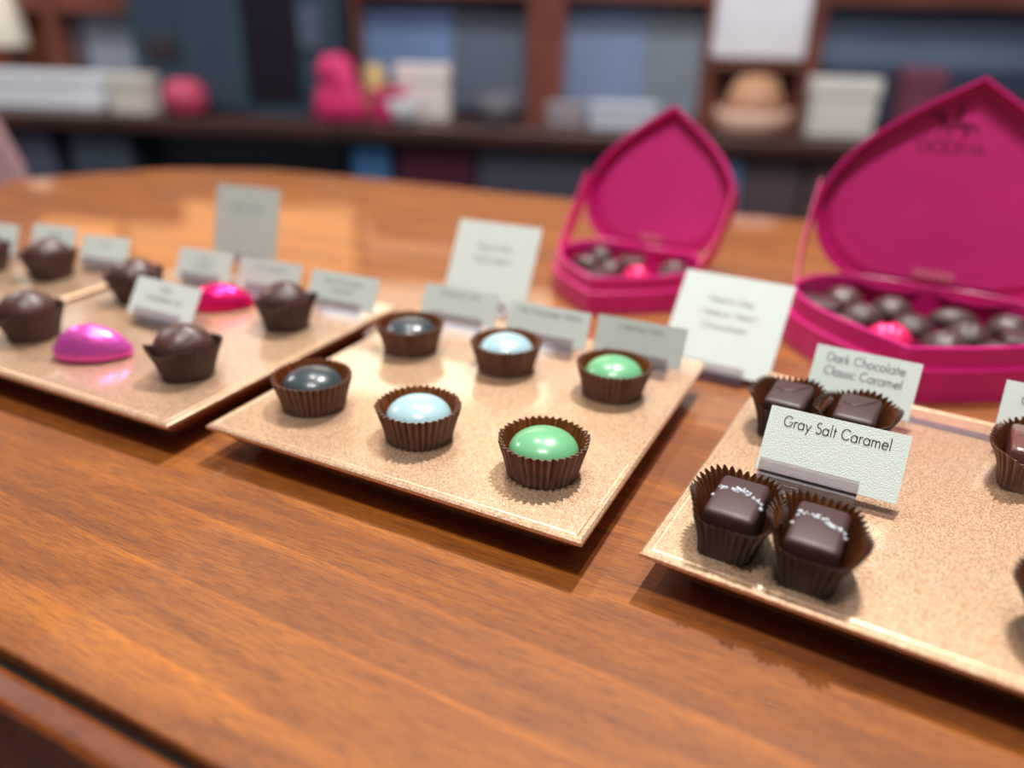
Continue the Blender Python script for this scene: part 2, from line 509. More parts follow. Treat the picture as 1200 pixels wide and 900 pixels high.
bonbon(X3[2] - .002, YB, M['green'], 'green', 'mint green domed bonbon in the back row below the name card', 'pleated brown paper cup holding the back mint green bonbon')

# dark truffles
def truffle_bm(seed, r=.082, top=.143):
    rnd = random.Random(seed)
    bm = dome(r, .075, top, 40)
    for v in bm.verts:
        if v.co.z < .074:
            k = .62 + .38 * max(0, (v.co.z - .005) / .07)
            v.co.x *= k; v.co.y *= k
        a = math.atan2(v.co.y, v.co.x)
        u = 1 + .03 * math.sin(3 * a + seed) + .02 * math.sin(5 * a + seed * 2)
        v.co.x *= u; v.co.y *= u
        d = math.hypot(v.co.x - .02, v.co.y + .01)
        v.co.z += .007 * math.exp(-(d / .022) ** 2)
    return bm
def truffle(x, y, rz, label, cl, seed, s=1.0):
    c = obj('paper_cup', truffle_cup(seed), M['cupmatte'], None, (x, y, .001), rz)
    solid(c, .0018); tag(c, cl, 'paper cup', 'paper cups around the dark truffles')
    t = obj('truffle', truffle_bm(seed), M['truffle'], None, (x, y, .003), rz, True)
    tag(t, label, 'chocolate', 'round dark chocolate truffles')
truffle(-.270, .195, .25, 'rough dark chocolate truffle at the front corner of its tray, beside the pink foil piece', 'dark paper cup with pointed corners around the truffle at the front tray corner', 1)
truffle(-.288, .62, .1, 'dark chocolate truffle in front of the cards, right of the magenta foil piece', 'dark paper cup around the truffle right of the magenta foil piece', 2)
truffle(-.895, .165, .35, 'dark chocolate truffle left of the orchid pink foil piece, cut by the left edge', 'dark paper cup around the truffle left of the orchid pink foil piece', 4)
truffle(-.905, .56, .6, 'dark chocolate truffle standing just behind the small tilted name card', 'dark paper cup around the truffle behind the small tilted name card', 5)
truffle(-1.40, .58, .2, 'dark chocolate truffle in front of a card on the far left tray', 'dark paper cup around the truffle in front of a card on the far left tray', 6)
truffle(-1.69, .51, .2, 'dark chocolate truffle cut off by the left picture edge on the far left tray', 'dark paper cup at the left picture edge on the far left tray', 8)

# foil-wrapped half eggs
def foil_piece(x, y, rz, mat, label, L=.125, W=.085, H=.105):
    bm = bmesh.new()
    bmesh.ops.create_uvsphere(bm, u_segments=48, v_segments=28, radius=1)
    for v in bm.verts:
        px, py, pz = v.co
        tp = 1 - .08 * px
        z = pz
        if z < 0: z *= .12
        v.co = (px * L * (1 - .12 * max(0, pz)), py * W * tp, z * H * tp )
    zmin = min(v.co.z for v in bm.verts)
    for v in bm.verts: v.co.z -= zmin
    # a low crease where the two foil halves meet
    for v in bm.verts:
        h = v.co.z
        if .026 < h < .036: v.co.x *= 1.04; v.co.y *= 1.04
    o = obj('foil_chocolate', bm, mat, None, (x, y, .0005), rz, True)
    tag(o, label, 'chocolate')
foil_piece(-.60, .15, R(30), M['foilpink'], 'shiny orchid pink foil-wrapped chocolate near the front edge of its tray', .112, .066, .088)
foil_piece(-.60, .645, R(38), M['foilmag'], 'hot magenta foil-wrapped chocolate behind the small tilted name card', .112, .066, .075)

# square caramels
def caramel_bm(w, d, z1=.09, lean=0.0, ridge=False):
    bm = bmesh.new(); box(bm, -w / 2, -d / 2, .004, w / 2, d / 2, z1); bevel(bm, .013, 4)
    return bm
def ridge_bm(w, d, z):
    bm = bmesh.new()
    pts = [(-w * .36, d * .05), (-w * .1, -d * .02), (w * .12, d * .12), (w * .36, d * .36)]
    tube(bm, [Vector((x, y, z)) for x, y in pts], .004)
    return bm
def tube(bm, pts, r, n=8, r1=None):
    rs = []
    for i, p in enumerate(pts):
        a = pts[max(0, i - 1)]; b = pts[min(len(pts) - 1, i + 1)]
        d = (b - a).normalized()
        up = Vector((0, 0, 1)) if abs(d.z) < .9 else Vector((1, 0, 0))
        s = d.cross(up).normalized(); t = s.cross(d)
        rr = r if r1 is None else r + (r1 - r) * i / (len(pts) - 1)
        rs.append([p + s * rr * math.cos(2 * PI * k / n) + t * rr * math.sin(2 * PI * k / n) for k in range(n)])
    rings(bm, rs, True, True)
def salt_bm(w, d, z, seed):
    rnd = random.Random(seed); bm = bmesh.new()
    pts = []
    for i in range(46):
        t = rnd.random()
        x = -w * .44 + t * w * .86
        y = d * (.10 + .06 * math.sin(t * 6 + seed) - .10 * (t - .5)) + rnd.gauss(0, .0055)
        pts.append((x, y, z + rnd.uniform(-.0006, .002), rnd.uniform(.0016, .0042)))
    for x, y in ((w * .46, -d * .02), (w * .49, -d * .12), (-w * .47, -d * .1)):
        pts.append((x, y, z - .004, .0045))
    for x, y, zz, r in pts:
        m = Matrix.Translation((x, y, zz)) @ Matrix.Rotation(rnd.uniform(0, 3), 4, Vector((rnd.random(), rnd.random(), rnd.random() + .1)).normalized())
        bmesh.ops.create_icosphere(bm, subdivisions=1, radius=r, matrix=m @ Matrix.Diagonal((1, rnd.uniform(.6, 1), rnd.uniform(.6, 1), 1)))
    return bm
def caramel(x, y, rz, label, cl, seed, salt=True, mat='choc', cupmat='cupdark', w=.096, d=.148, z=.1, **kw):
    c = obj('paper_cup', square_cup(seed, w / 2 + .004, d / 2 + .005, **kw), [M[cupmat], M['cupin2']], None, (x, y, .001), rz)
    solid(c, .0018); tag(c, cl, 'paper cup', 'fluted paper cups around the square caramels')
    t = empty('caramel_chocolate', (x, y, .002), rz)
    tag(t, label, 'chocolate', 'square dark chocolate caramels')
    obj('chocolate_body', caramel_bm(w, d, z), M[mat], t, smooth=True)
    if salt: obj('salt_flakes', salt_bm(w, d, z, seed), M['salt'], t)
    else: obj('ridge', ridge_bm(w, d, z - .001), M[mat], t, smooth=True)
caramel(1.257, .15, R(-3), 'square salted dark chocolate caramel with sparse salt, left one of the front pair', 'fluted dark paper cup around the left caramel of the front pair', 11)
caramel(1.408, .128, R(-3), 'square salted dark chocolate caramel nearest the camera, right one of the front pair', 'fluted dark paper cup around the right caramel of the front pair', 12)
caramel(1.274, .684, R(-4), 'plain square dark chocolate caramel behind the front name card, left of two', 'fluted brown paper cup around the left plain caramel behind the name card', 13, False)
caramel(1.432, .68, R(-4), 'plain square dark chocolate caramel behind the front name card, right of two', 'fluted brown paper cup around the right plain caramel behind the name card', 14, False)
caramel(1.80, .70, R(-4), 'glossy milk brown square chocolate cut by the right edge, in front of a card', 'fluted brown paper cup cut by the right picture edge, in front of a card', 15, False, 'chocmilk', 'cup')
caramel(1.815, .135, R(-4), 'dark square chocolate barely in view at the right edge, front row', 'dark paper cup barely in view at the right picture edge, front row', 16, False)

# ------------------------------------------------------------------ lettering: a small single-stroke geometric alphabet
def arc(cx, cy, r, a0, a1, n=18, ry=None):
    ry = ry or r
    return [(cx + r * math.cos(R(a0 + (a1 - a0) * i / n)), cy + ry * math.sin(R(a0 + (a1 - a0) * i / n))) for i in range(n + 1)]
XH = .30   # half x-height; cap height = 1
GL = {
 'G': (1.0, [arc(.48, .5, .46, 42, 318) + [(.94, .46), (.55, .46)]]),
 'S': (.62, [arc(.29, .74, .22, 40, 230, 14, .24) + arc(.29, .26, .26, 80, -150, 14, .26)]),
 'C': (.92, [arc(.48, .5, .46, 42, 318)]),
 'D': (.86, [[(.05, 0), (.05, 1), (.3, 1)] + arc(.3, .5, .48, 90, -90, 16, .5) + [(.05, 0)]]),
 'M': (1.05, [[(.05, 0), (.16, 1), (.5, .2), (.84, 1), (.95, 0)]]),
 'V': (.8, [[(.03, 1), (.4, 0), (.77, 1)]]),
 'H': (.85, [[(.06, 0), (.06, 1)], [(.74, 0), (.74, 1)], [(.06, .52), (.74, .52)]]),
 'O': (1.08, [arc(.5, .5, .48, 0, 360, 28)]),
 'I': (.22, [[(.1, 0), (.1, 1)]]),
 'A': (.86, [[(.03, 0), (.42, 1), (.81, 0)], [(.16, .33), (.68, .33)]]),
 'r': (.40, [[(.08, 0), (.08, .6)], arc(.27, .38, .19, 180, 55, 8)]),
 'a': (.74, [arc(.33, .3, .29, 0, 360, 24), [(.62, 0), (.62, .6)]]),
 'y': (.62, [[(.03, .6), (.3, .02)], [(.57, .6), (.16, -.32)]]),
 'l': (.24, [[(.1, 0), (.1, 1.05)]]),
 't': (.36, [[(.16, 0), (.16, .85)], [(.02, .6), (.32, .6)]]),
 'm': (.98, [[(.08, 0), (.08, .6)], arc(.27, .38, .19, 180, 0, 10) + [(.46, 0)], arc(.65, .38, .19, 180, 0, 10) + [(.84, 0)]]),
 'n': (.62, [[(.08, 0), (.08, .6)], arc(.29, .38, .21, 180, 0, 10) + [(.5, 0)]]),
 'e': (.68, [[(.05, .32), (.62, .32)] + arc(.33, .3, .29, 4, 320, 20)]),
 'k': (.55, [[(.08, 0), (.08, 1.05)], [(.46, .6), (.1, .3), (.5, 0)]]),
 'h': (.62, [[(.08, 0), (.08, 1.05)], arc(.29, .38, .21, 180, 0, 10) + [(.5, 0)]]),
 'o': (.70, [arc(.33, .3, .29, 0, 360, 24)]),
 'c': (.58, [arc(.33, .3, .29, 48, 312, 18)]),
 's': (.44, [arc(.2, .45, .14, 40, 230, 10, .15) + arc(.2, .15, .16, 80, -150, 10, .15)]),
 'i': (.22, [[(.09, 0), (.09, .6)], [(.09, .8), (.09, .84)]]),
 'd': (.74, [arc(.33, .3, .29, 0, 360, 24), [(.62, 0), (.62, 1.05)]]),
 'u': (.62, [[(.07, .6), (.07, .22)] + arc(.28, .22, .21, 180, 360, 10), [(.49, .6), (.49, 0)]]),
 'p': (.74, [arc(.36, .3, .29, 0, 360, 24), [(.07, .6), (.07, -.35)]]),
 ' ': (.38, []),
}
def text_bm(lines, width, cap, lead, cx, ytop, th=.085, place=None):
    """lines centred on cx; returns flat raised strokes; place maps (x, y, lift) to 3-D"""
    bm = bmesh.new()
    for li, s in enumerate(lines):
        adv = sum(GL[c][0] for c in s) + .06 * len(s)
        k = cap
        if width: k = min(cap, width / adv)
        x = cx - adv * k / 2; y = ytop - cap - li * lead
        for c in s:
            w, st = GL[c]
            for pl in st:
                P = [Vector((x + a * k, y + b * cap)) for a, b in pl]
                q = []
                for i, p in enumerate(P):
                    a = P[max(0, i - 1)]; b = P[min(len(P) - 1, i + 1)]
                    if i == 0 and (P[0] - P[-1]).length < 1e-6 and len(P) > 3: a = P[-2]
                    if i == len(P) - 1 and (P[0] - P[-1]).length < 1e-6 and len(P) > 3: b = P[1]
                    d = (b - a).normalized(); nn = Vector((-d.y, d.x)) * th * cap / 2
                    q.append((p + nn, p - nn))
                V = [(bm.verts.new(place(u.x, u.y, .0009)), bm.verts.new(place(v.x, v.y, .0009))) for u, v in q]
                for a, b in zip(V, V[1:]):
                    try: bm.faces.new((a[0], a[1], b[1], b[0]))
                    except ValueError: pass
            x += (w + .06) * k
    return bm

# ------------------------------------------------------------------ cards and their acrylic holders
def card(x, y, z, yaw, tilt, w, h, label, lines, cap=.02, lead=.03, top=.02, cx=0, width=None, group='name cards in acrylic holders', ink='ink', th=.085):
    yaw = R(yaw); t = R(tilt)
    def place(a, b, lift=0.0):
        return Vector((a, b * math.sin(t) - lift * math.cos(t), b * math.cos(t) + lift * math.sin(t)))
    root = empty('name_card', (x, y, z), yaw)
    tag(root, label, 'card', group)
    bm = bmesh.new()
    vs = []
    for lift in (.0, -.0035):
        vs.append([bm.verts.new(place(a, b, lift)) for a, b in ((-w / 2, 0), (w / 2, 0), (w / 2, h), (-w / 2, h))])
    bm.faces.new(vs[0]); bm.faces.new(list(reversed(vs[1])))
    for i in range(4): bm.faces.new((vs[0][i], vs[1][i], vs[1][(i + 1) % 4], vs[0][(i + 1) % 4]))
    obj('card_sheet', bm, M['card'], root)
    tb_ = text_bm(lines, width, cap, lead, cx, h - top, th, place)
    obj('lettering', tb_, M[ink], root, norm=False)
    return root

def holder(x, y, z0, yaw, tilt, w, label, card_z, shift=0.0, foot=.13, lip=.045, back=.085):
    """bent clear acrylic: a foot plate, a short front lip and a tilted back rest"""
    t = R(tilt); g = .0075
    root = empty('card_holder', (x, y, z0), R(yaw))
    tag(root, label, 'card holder', 'clear acrylic card holders')
    dz = card_z - z0
    def prof(pts, th=.009):
        """extrude a y,z polyline with thickness along x"""
        bm = bmesh.new()
        P = [Vector(p) for p in pts]; L_, R_ = [], []
        for i, p in enumerate(P):
            a = P[max(0, i - 1)]; b = P[min(len(P) - 1, i + 1)]; d = (b - a).normalized(); nn = Vector((-d.y, d.x)) * th / 2
            L_.append(p + nn); R_.append(p - nn)
        loop = L_ + R_[::-1]
        A = [bm.verts.new((-w / 2 + shift, q.x, q.y)) for q in loop]; B = [bm.verts.new((w / 2 + shift, q.x, q.y)) for q in loop]
        n = len(loop)
        for i in range(n): bm.faces.new((A[i], A[(i + 1) % n], B[(i + 1) % n], B[i]))
        m = len(P)
        for k in range(m - 1):
            for Q in (A, B):
                bm.faces.new((Q[k], Q[k + 1], Q[n - 2 - k], Q[n - 1 - k]))
        return bm
    st, ct = math.sin(t), math.cos(t)
    def on(q, off):       # q along the slope from the card's lower edge, off in front of the sheet
        return (q * st - off * ct, dz + q * ct + off * st)
    obj('foot_plate', prof([(-.03, .006), (foot, .006)]), M['acrylic'], root)
    obj('front_lip', prof([on(-.008, .010), on(lip * .55, .010)]), M['acryliclip'], root)
    obj('groove_bar', bar_bm(w, shift, -.004, dz - .004, .026, dz - .018), M['acrylicedge'], root)
    obj('back_rest', prof([on(-.004, -.012), on(back, -.012)]), M['acrylic'], root)

def bar_bm(w, shift, y, z, d, h):
    return bbox(-w / 2 + shift, y - d / 2, z - h, w / 2 + shift, y + d / 2, z, .002, 2)

CARDS = [
 # x, y, z, yaw, tilt, w, h, label, lines, kwargs, floor
 (1.397, .392, .032, -1.7, 38, .288, .148, 'name card in sharp focus reading Gray Salt Caramel, behind the front caramels', ['Gray Salt Caramel'], dict(cap=.0255, top=.016, cx=.001, width=.222, th=.085), 0, .205, -.035),
 (1.425, .815, .032, -3.5, 33, .255, .150, 'two-line name card reading Dark Chocolate, behind the plain caramels', ['Dark Chocolate', 'Classic Caramel'], dict(cap=.024, top=.016, lead=.036, width=.19), 0, .19, 0),
 (1.875, .80, .032, -3.5, 33, .28, .150, 'name card cut by the right edge, behind the milk brown chocolate', ['Classic Caramel'], dict(cap=.024, top=.03, width=.2), 0, .19, 0),
 (1.935, .345, .032, -3.5, 36, .28, .150, 'name card of which only a sliver shows at the right edge, front row', ['Dark Caramel'], dict(cap=.024, top=.03, width=.2), 0, .19, 0),
 (.219, .842, .032, 2.0, 26, .268, .112, 'blurred name card behind the back slate grey bonbon', ['Coconut Mint'], dict(cap=.018, top=.012, ink='inkgrey', width=.19), 0, .19, 0),
 (.539, .826, .032, 2.5, 26, .262, .112, 'blurred name card behind the back pale blue bonbon', ['Milk Chocolate Mocha'], dict(cap=.018, top=.012, ink='inkgrey', width=.21), 0, .19, 0),
 (.829, .828, .032, 1.0, 22, .265, .118, 'blurred name card behind the back mint green bonbon', ['Matcha Mint'], dict(cap=.018, top=.014, ink='inkgrey', width=.17), 0, .19, 0),
 (1.000, 1.09, -.065, -3.0, 41, .350, .330, 'large upright three-line card between the two heart boxes, on the table', ['Hearts Day', 'Medium Heart', 'Chocolates'], dict(cap=.022, lead=.046, top=.075, ink='inkgrey', width=.22), TZ, .2, .0),
 (.090, 1.255, -.065, 4.2, 32, .340, .330, 'large upright card left of the small heart box, behind the middle tray', ['Hearts Day', 'Small Heart'], dict(cap=.022, lead=.05, top=.085, ink='inkgrey', width=.22), TZ, .2, 0),
 (-1.106, 1.255, -.065, 7.5, 18, .322, .320, 'large upright card farthest from the camera, behind the tray of foil pieces', ['Dark Mocha'], dict(cap=.02, lead=.05, top=.08, ink='inkgrey', width=.2), TZ, .2, 0),
 (-.806, .752, .032, 6.5, 27, .238, .112, 'blurred name card leftmost of three in the row behind the magenta foil', ['Mocha', 'Caramel'], dict(cap=.017, lead=.028, top=.022, ink='inkgrey', width=.15), 0, .17, 0),
 (-.513, .772, .032, 6.0, 25, .258, .112, 'blurred name card middle of three, behind the magenta foil and truffle', ['Milk Caramel'], dict(cap=.017, lead=.028, top=.02, ink='inkgrey', width=.15), 0, .17, 0),
 (-.189, .764, .032, 3.0, 27, .268, .118, 'blurred name card rightmost of three, at the back corner of its tray', ['Dark Chocolate', 'Caramel'], dict(cap=.017, lead=.028, top=.022, ink='inkgrey', width=.18), 0, .17, 0),
 (-.618, .395, .032, -.5, 34, .285, .125, 'small tilted name card in the middle of its tray, above the foil piece', ['Dark', 'Chocolate Mint'], dict(cap=.018, lead=.03, top=.02, ink='ink', width=.19), 0, .2, 0),
 (-1.539, .675, .032, 10, 27, .21, .125, 'pale card behind the truffle on the far left tray', ['Mocha'], dict(cap=.017, top=.022, ink='inkgrey', width=.1), 0, .16, 0),
 (-1.275, .702, .032, 11, 28, .216, .112, 'pale card at the back corner of the far left tray', ['Mint'], dict(cap=.017, top=.022, ink='inkgrey', width=.1), 0, .16, 0),
 (-1.79, .60, .032, 11, 27, .22, .118, 'pale card cut by the left picture edge on the far left tray', ['Dark'], dict(cap=.017, top=.022, ink='inkgrey', width=.1), 0, .16, 0),
]
for (x, y, z, yaw, tilt, w, h, lab, lines, kw, fl, hw, sh) in CARDS:
    card(x, y, z, yaw, tilt, w, h, lab, lines, **kw)
    holder(x, y, fl, yaw, tilt, hw, 'acrylic holder under the ' + ' '.join(lab.replace(',', '').replace('name ', '').replace('blurred ', '').split()[:11]), z, sh)
# the long thin acrylic strip along the back of the caramel tray
o = obj('acrylic_strip', bbox(-.13, -.006, 0, .13, .006, .012, .002), M['acrylicedge'], None, (1.655, .873, .0005), R(-5.5))
tag(o, 'thin pale acrylic strip lying near the back edge of the caramel tray', 'strip')

# ------------------------------------------------------------------ heart boxes
def bez(P, n):
    out = []
    for i in range(n):
        t = i / n
        out.append(tuple((1 - t) ** 3 * P[0][k] + 3 * (1 - t) ** 2 * t * P[1][k] + 3 * (1 - t) * t * t * P[2][k] + t ** 3 * P[3][k] for k in (0, 1)))
    return out
def heart(W, L, n=14):
    """heart outline: tip at (0, L), lobes near y = 0, counter-clockwise"""
    a = bez([(0, .045 * L), (.06 * W, -.03 * L), (.47 * W, -.06 * L), (.5 * W, .36 * L)], n) + bez([(.5 * W, .36 * L), (.5 * W, .66 * L), (.19 * W, .86 * L), (0, L)], n)
    b = [(-x, y) for x, y in a[1:]][::-1]
    return a + [(0, L)] + b
def inset(pts, d):
    out = []; n = len(pts)
    for i, p in enumerate(pts):
        a = Vector(pts[i - 1]); b = Vector(pts[(i + 1) % n]); t = (b - a).normalized()
        out.append((p[0] - t.y * d * 1.0, p[1] + t.x * d))
    return out
def hring(pts, z): return [(x, -y, z) for x, y in pts]
def heart_box(tip, W, L, phi, h, lidd, lean, label, logo):
    """local frame: hinge at y = 0, tip at y = -L"""
    ax = Vector((-math.sin(R(phi)), math.cos(R(phi)), 0))
    hp = Vector((tip[0], tip[1], TZ)) + ax * L
    root = empty('heart_box', hp, R(phi))
    tag(root, label, 'gift box', 'open magenta heart-shaped chocolate boxes')
    H0 = heart(W, L)
    lower = h * .62
    bm = bmesh.new()
    i1, i2 = inset(H0, .018), inset(H0, .034)
    rings(bm, [hring(H0, 0.0), hring(H0, lower - .004), hring(inset(H0, .004), lower), hring(i1, lower), hring(i1, h - .004), hring(inset(H0, .021), h), hring(inset(H0, .030), h), hring(i2, h - .004), hring(i2, .02)], True, True)
    obj('box_base', bm, M['pink'], root)
    # lid: outer wall + panel, swung up about the hinge
    t = R(lean)
    def lp(x, tt, d):
        return (x, tt * math.sin(t) - d * math.cos(t), h * .7 + tt * math.cos(t) + d * math.sin(t))
    def lring(pts, d): return [lp(x, y, d) for x, y in pts]
    bm = bmesh.new()
    ins = inset(H0, .014)
    rings(bm, [lring(H0, -.02), lring(H0, lidd - .02), lring(ins, lidd - .02), lring(ins, .0)], True, True)
    lid = obj('lid', bm, M['pink'], root)
    bm = bmesh.new()
    pan = inset(H0, .05)
    rings(bm, [lring(pan, .001), lring(pan, .007), lring(inset(H0, .056), .009)], False, True)
    pn = obj('lid_panel', bm, M['pinkin'], lid)
    # ribbons that hold the lid
    for s in (-1, 1):
        bm = bmesh.new()
        A = Vector(lp(s * W * .495, L * .46, lidd - .02)); B = Vector((s * W * .462, -L * .40, h * .9))
        nn = Vector((0, 0, 1)).cross((B - A)).normalized()
        sd = (B - A).cross(Vector((1, 0, 0))).normalized() * .045
        q = []
        K = 8
        for i in range(K + 1):
            u = i / K
            P = A.lerp(B, u) + Vector((s * .012 * math.sin(PI * u), 0, -.03 * math.sin(PI * u)))
            q.append([bm.verts.new(P + sd + Vector((.002, 0, 0))), bm.verts.new(P - sd + Vector((.002, 0, 0))), bm.verts.new(P - sd - Vector((.002, 0, 0))), bm.verts.new(P + sd - Vector((.002, 0, 0)))])
        for a, b in zip(q, q[1:]):
            for j in range(4): bm.faces.new((a[j], a[(j + 1) % 4], b[(j + 1) % 4], b[j]))
        bm.faces.new(q[0]); bm.faces.new(q[-1])
        obj('ribbon', bm, M['ribbon'], root)
    # hinge tab with faint printing at the notch
    bm = bmesh.new()
    hs = [lp(a * W, b * L, .012) for a, b in ((-.075, .085), (.075, .085), (.075, .125), (-.075, .125))]
    hs2 = [lp(a * W, b * L, .016) for a, b in ((-.075, .085), (.075, .085), (.075, .125), (-.075, .125))]
    rings(bm, [hs, hs2], True, True)
    obj('printed_tab', bm, M['goldink'], lid)
    if logo:
        def place(x, y, l): return Vector(lp(x, y, .009 + l))
        obj('lettering', text_bm(['GODIVA'.replace('IV', 'IV')], None, .042, .05, .03, L * .72, .16, lambda x, y, l: place(x - .08, y, l)), M['deepink'], lid, norm=False)
        # small rider-on-horse emblem as raised strokes
        bm = bmesh.new()
        cx, cy, k = -.05, L * .745, .105
        shapes = [
            [(-.5, .28), (-.32, .42), (0, .40), (.34, .44), (.42, .3), (.28, .2), (-.02, .22), (-.34, .18)],      # body of the horse
            [(-.5, .28), (-.62, .56), (-.84, .52), (-.9, .60), (-.66, .76), (-.44, .66), (-.32, .42)],            # neck and head
            [(-.42, .24), (-.5, .0), (-.6, -.02), (-.58, .06), (-.50, .10), (-.50, .28)],                         # fore leg
            [(-.28, .2), (-.22, -.06), (-.14, -.06), (-.16, .2)],
            [(.2, .22), (.3, .08), (.22, -.08), (.32, -.08), (.42, .1), (.40, .3)],
            [(.34, .42), (.62, .34), (.66, .1), (.56, .12), (.52, .28), (.42, .3)],                              # tail
            [(-.12, .40), (-.14, .70), (-.02, .84), (.14, .78), (.12, .42)],                                      # rider
            [(-.06, .86), (-.08, .98), (.02, 1.06), (.12, .98), (.10, .86)],
        ]
        for sh_ in shapes:
            vs = [bm.verts.new(place(cx + a * k, cy + b * k, .0012)) for a, b in sh_]
            bm.faces.new(vs)
        obj('emblem', bm, M['deepink'], lid, norm=False)
    return root, hp, ax, H0

def inside(pt, poly):
    x, y = pt; c = False; n = len(poly)
    for i in range(n):
        x1, y1 = poly[i]; x2, y2 = poly[i - 1]
        if (y1 > y) != (y2 > y) and x < (x2 - x1) * (y - y1) / (y2 - y1) + x1: c = not c
    return c

def piece_bm(kind, r, seed):
    rnd = random.Random(seed)
    if kind == 'dome':
        bm = dome(r, .03, .085, 28)
        for v in bm.verts:
            a = math.atan2(v.co.y, v.co.x); v.co.z += .002 * math.sin(6 * a) * (v.co.z / .08)
    elif kind == 'square':
        bm = bmesh.new(); box(bm, -r * .9, -r * .9, .004, r * .9, r * .9, .075); bevel(bm, .014, 3)
    elif kind == 'oval':
        bm = dome(r, .03, .08, 28)
        for v in bm.verts: v.co.x *= 1.12; v.co.y *= .78
    elif kind == 'shell':
        bm = dome(r, .02, .08, 40)
        for v in bm.verts:
            a = math.atan2(v.co.y + r, v.co.x); f = 1 + .05 * math.cos(18 * a); v.co.z *= f; v.co.x *= 1 + .02 * math.cos(18 * a)
    else:  # foil heart
        bm = bmesh.new(); hh = heart(r * 2, r * 2); hh = [(x, y - r) for x, y in hh]
        rings(bm, [hring(hh, .004), hring(hh, .035), hring(inset(hh, r * .2), .065), hring(inset(hh, r * .5), .085)], True, True)
    return bm
def fill(root, hp, ax, spots, r, where, dz=.055):
    ex = Vector((ax.y, -ax.x, 0))
    words = {'dome': 'round domed dark chocolate', 'square': 'square dark chocolate', 'oval': 'oval dark chocolate', 'shell': 'ribbed dark chocolate shell', 'foil': 'hot pink foil-wrapped heart chocolate'}
    for i, (u, v, kind, desc) in enumerate(spots):
        P = hp - ax * v + ex * u
        m = M['foilred'] if kind == 'foil' else random.choice([M['choc'], M['truffle'], M['choc']])
        o = obj('foil_heart_chocolate' if kind == 'foil' else kind + '_chocolate', piece_bm(kind, r, i), m, None, (P.x, P.y, TZ + dz), random.uniform(-.5, .5) + (PI * .9 if kind == 'foil' else 0), True)
        tag(o, '%s %s' % (words[kind], desc), 'chocolate', None if kind == 'foil' else 'assorted chocolates in the ' + where)

BW, BL = .90, .76
rt, hp, ax, H0 = heart_box((1.535, 1.205), BW, BL, -4, .172, .085, 11, 'large open magenta heart box with printed lid, at the right behind the caramel tray', True)
spots = [(-.27, .14, 'dome', 'at the back left lobe of the large heart box'), (-.10, .16, 'dome', 'left of the notch in the large heart box'),
         (.10, .15, 'oval', 'right of the notch in the large heart box'), (.27, .14, 'dome', 'at the back right lobe of the large heart box'),
         (-.33, .29, 'square', 'against the left wall of the large heart box'), (-.18, .30, 'dome', 'second from the left wall in the large heart box'),
         (-.02, .30, 'shell', 'in the middle of the large heart box'), (.15, .30, 'dome', 'right of the middle of the large heart box'), (.31, .29, 'square', 'against the right wall of the large heart box'),
         (-.23, .44, 'oval', 'at the front left wall of the large heart box'), (-.075, .455, 'foil', 'near the front of the large heart box'), (.09, .44, 'dome', 'right of the pink foil heart in the large box'), (.24, .43, 'shell', 'at the front right wall of the large heart box'),
         (-.06, .60, 'oval', 'lying near the tip of the large heart box'), (.09, .585, 'dome', 'beside the front wall near the tip of the large box')]
fill(rt, hp, ax, spots, .076, 'large heart box')
rt, hp, ax, H0 = heart_box((.44, 1.455), .66, .62, -4, .140, .075, 18, 'small open magenta heart box with a plain lid, behind the middle tray', False)
spots = [(-.18, .12, 'dome', 'at the back left lobe of the small heart box'), (-.02, .15, 'square', 'below the notch of the small heart box'), (.16, .12, 'oval', 'at the back right lobe of the small heart box'),
         (-.19, .25, 'oval', 'against the left wall of the small heart box'), (-.06, .28, 'dome', 'in the middle of the small heart box'), (.075, .30, 'foil', 'in the middle of the small heart box'), (.20, .25, 'square', 'against the right wall of the small heart box'),
         (-.06, .42, 'square', 'near the tip of the small heart box')]
fill(rt, hp, ax, spots, .06, 'small heart box', .035)

# ------------------------------------------------------------------ the room behind: wall shelving, far out of focus
fw = CM @ Vector((0, 0, -1)); yawv = math.atan2(-fw.x, fw.y)
fh = Vector((-math.sin(yawv), math.cos(yawv), 0))
D = 13.0
WY = yawv - R(6)                       # the wall is turned a little, nearer at the right
wn = Vector((math.sin(WY), -math.cos(WY), 0))      # towards the camera
WO = CPOS + fh * D; WO.z = 0
wu = Vector((math.cos(WY), math.sin(WY), 0))
def wp(x, y, off=0.0):
    """pixel -> (u, z) on the wall plane moved off towards the camera"""
    d = CM @ Vector(((x - 600) / FPX, -(y - 450) / FPX, -1))
    o = WO + wn * off
    t = (o - CPOS).dot(wn) / d.dot(wn)
    P = CPOS + d * t
    return (P - WO).dot(wu), P.z
def wroot(name, u, z, off):
    P = WO + wu * u + wn * off
    return empty(name, (P.x, P.y, z), WY)
def wbox(name, x0, y0, x1, y1, off, dep, mat, label=None, cat=None, kind=None, group=None, bv=.02, parent=None):
    """a bevelled box whose front face, at off, covers the pixels; its depth runs to the wall"""
    xm, ym = (x0 + x1) / 2, (y0 + y1) / 2
    u0 = wp(x0, ym, off)[0]; u1 = wp(x1, ym, off)[0]; z1 = wp(xm, y0, off)[1]; z0 = wp(xm, y1, off)[1]
    bm = bbox(-(u1 - u0) / 2, 0, 0, (u1 - u0) / 2, dep, z1 - z0, bv)
    P = WO + wu * (u0 + u1) / 2 + wn * off
    o = obj(name, bm, mat, None, (P.x, P.y, z0), WY)
    tag(o, label, cat, group, kind); return o, (u0 + u1) / 2, z0, u1 - u0, z1 - z0

def flat(name, rgb, rough=.6, **k): return simple(name, rgb, rough, noise=.12, nscale=5, **k)
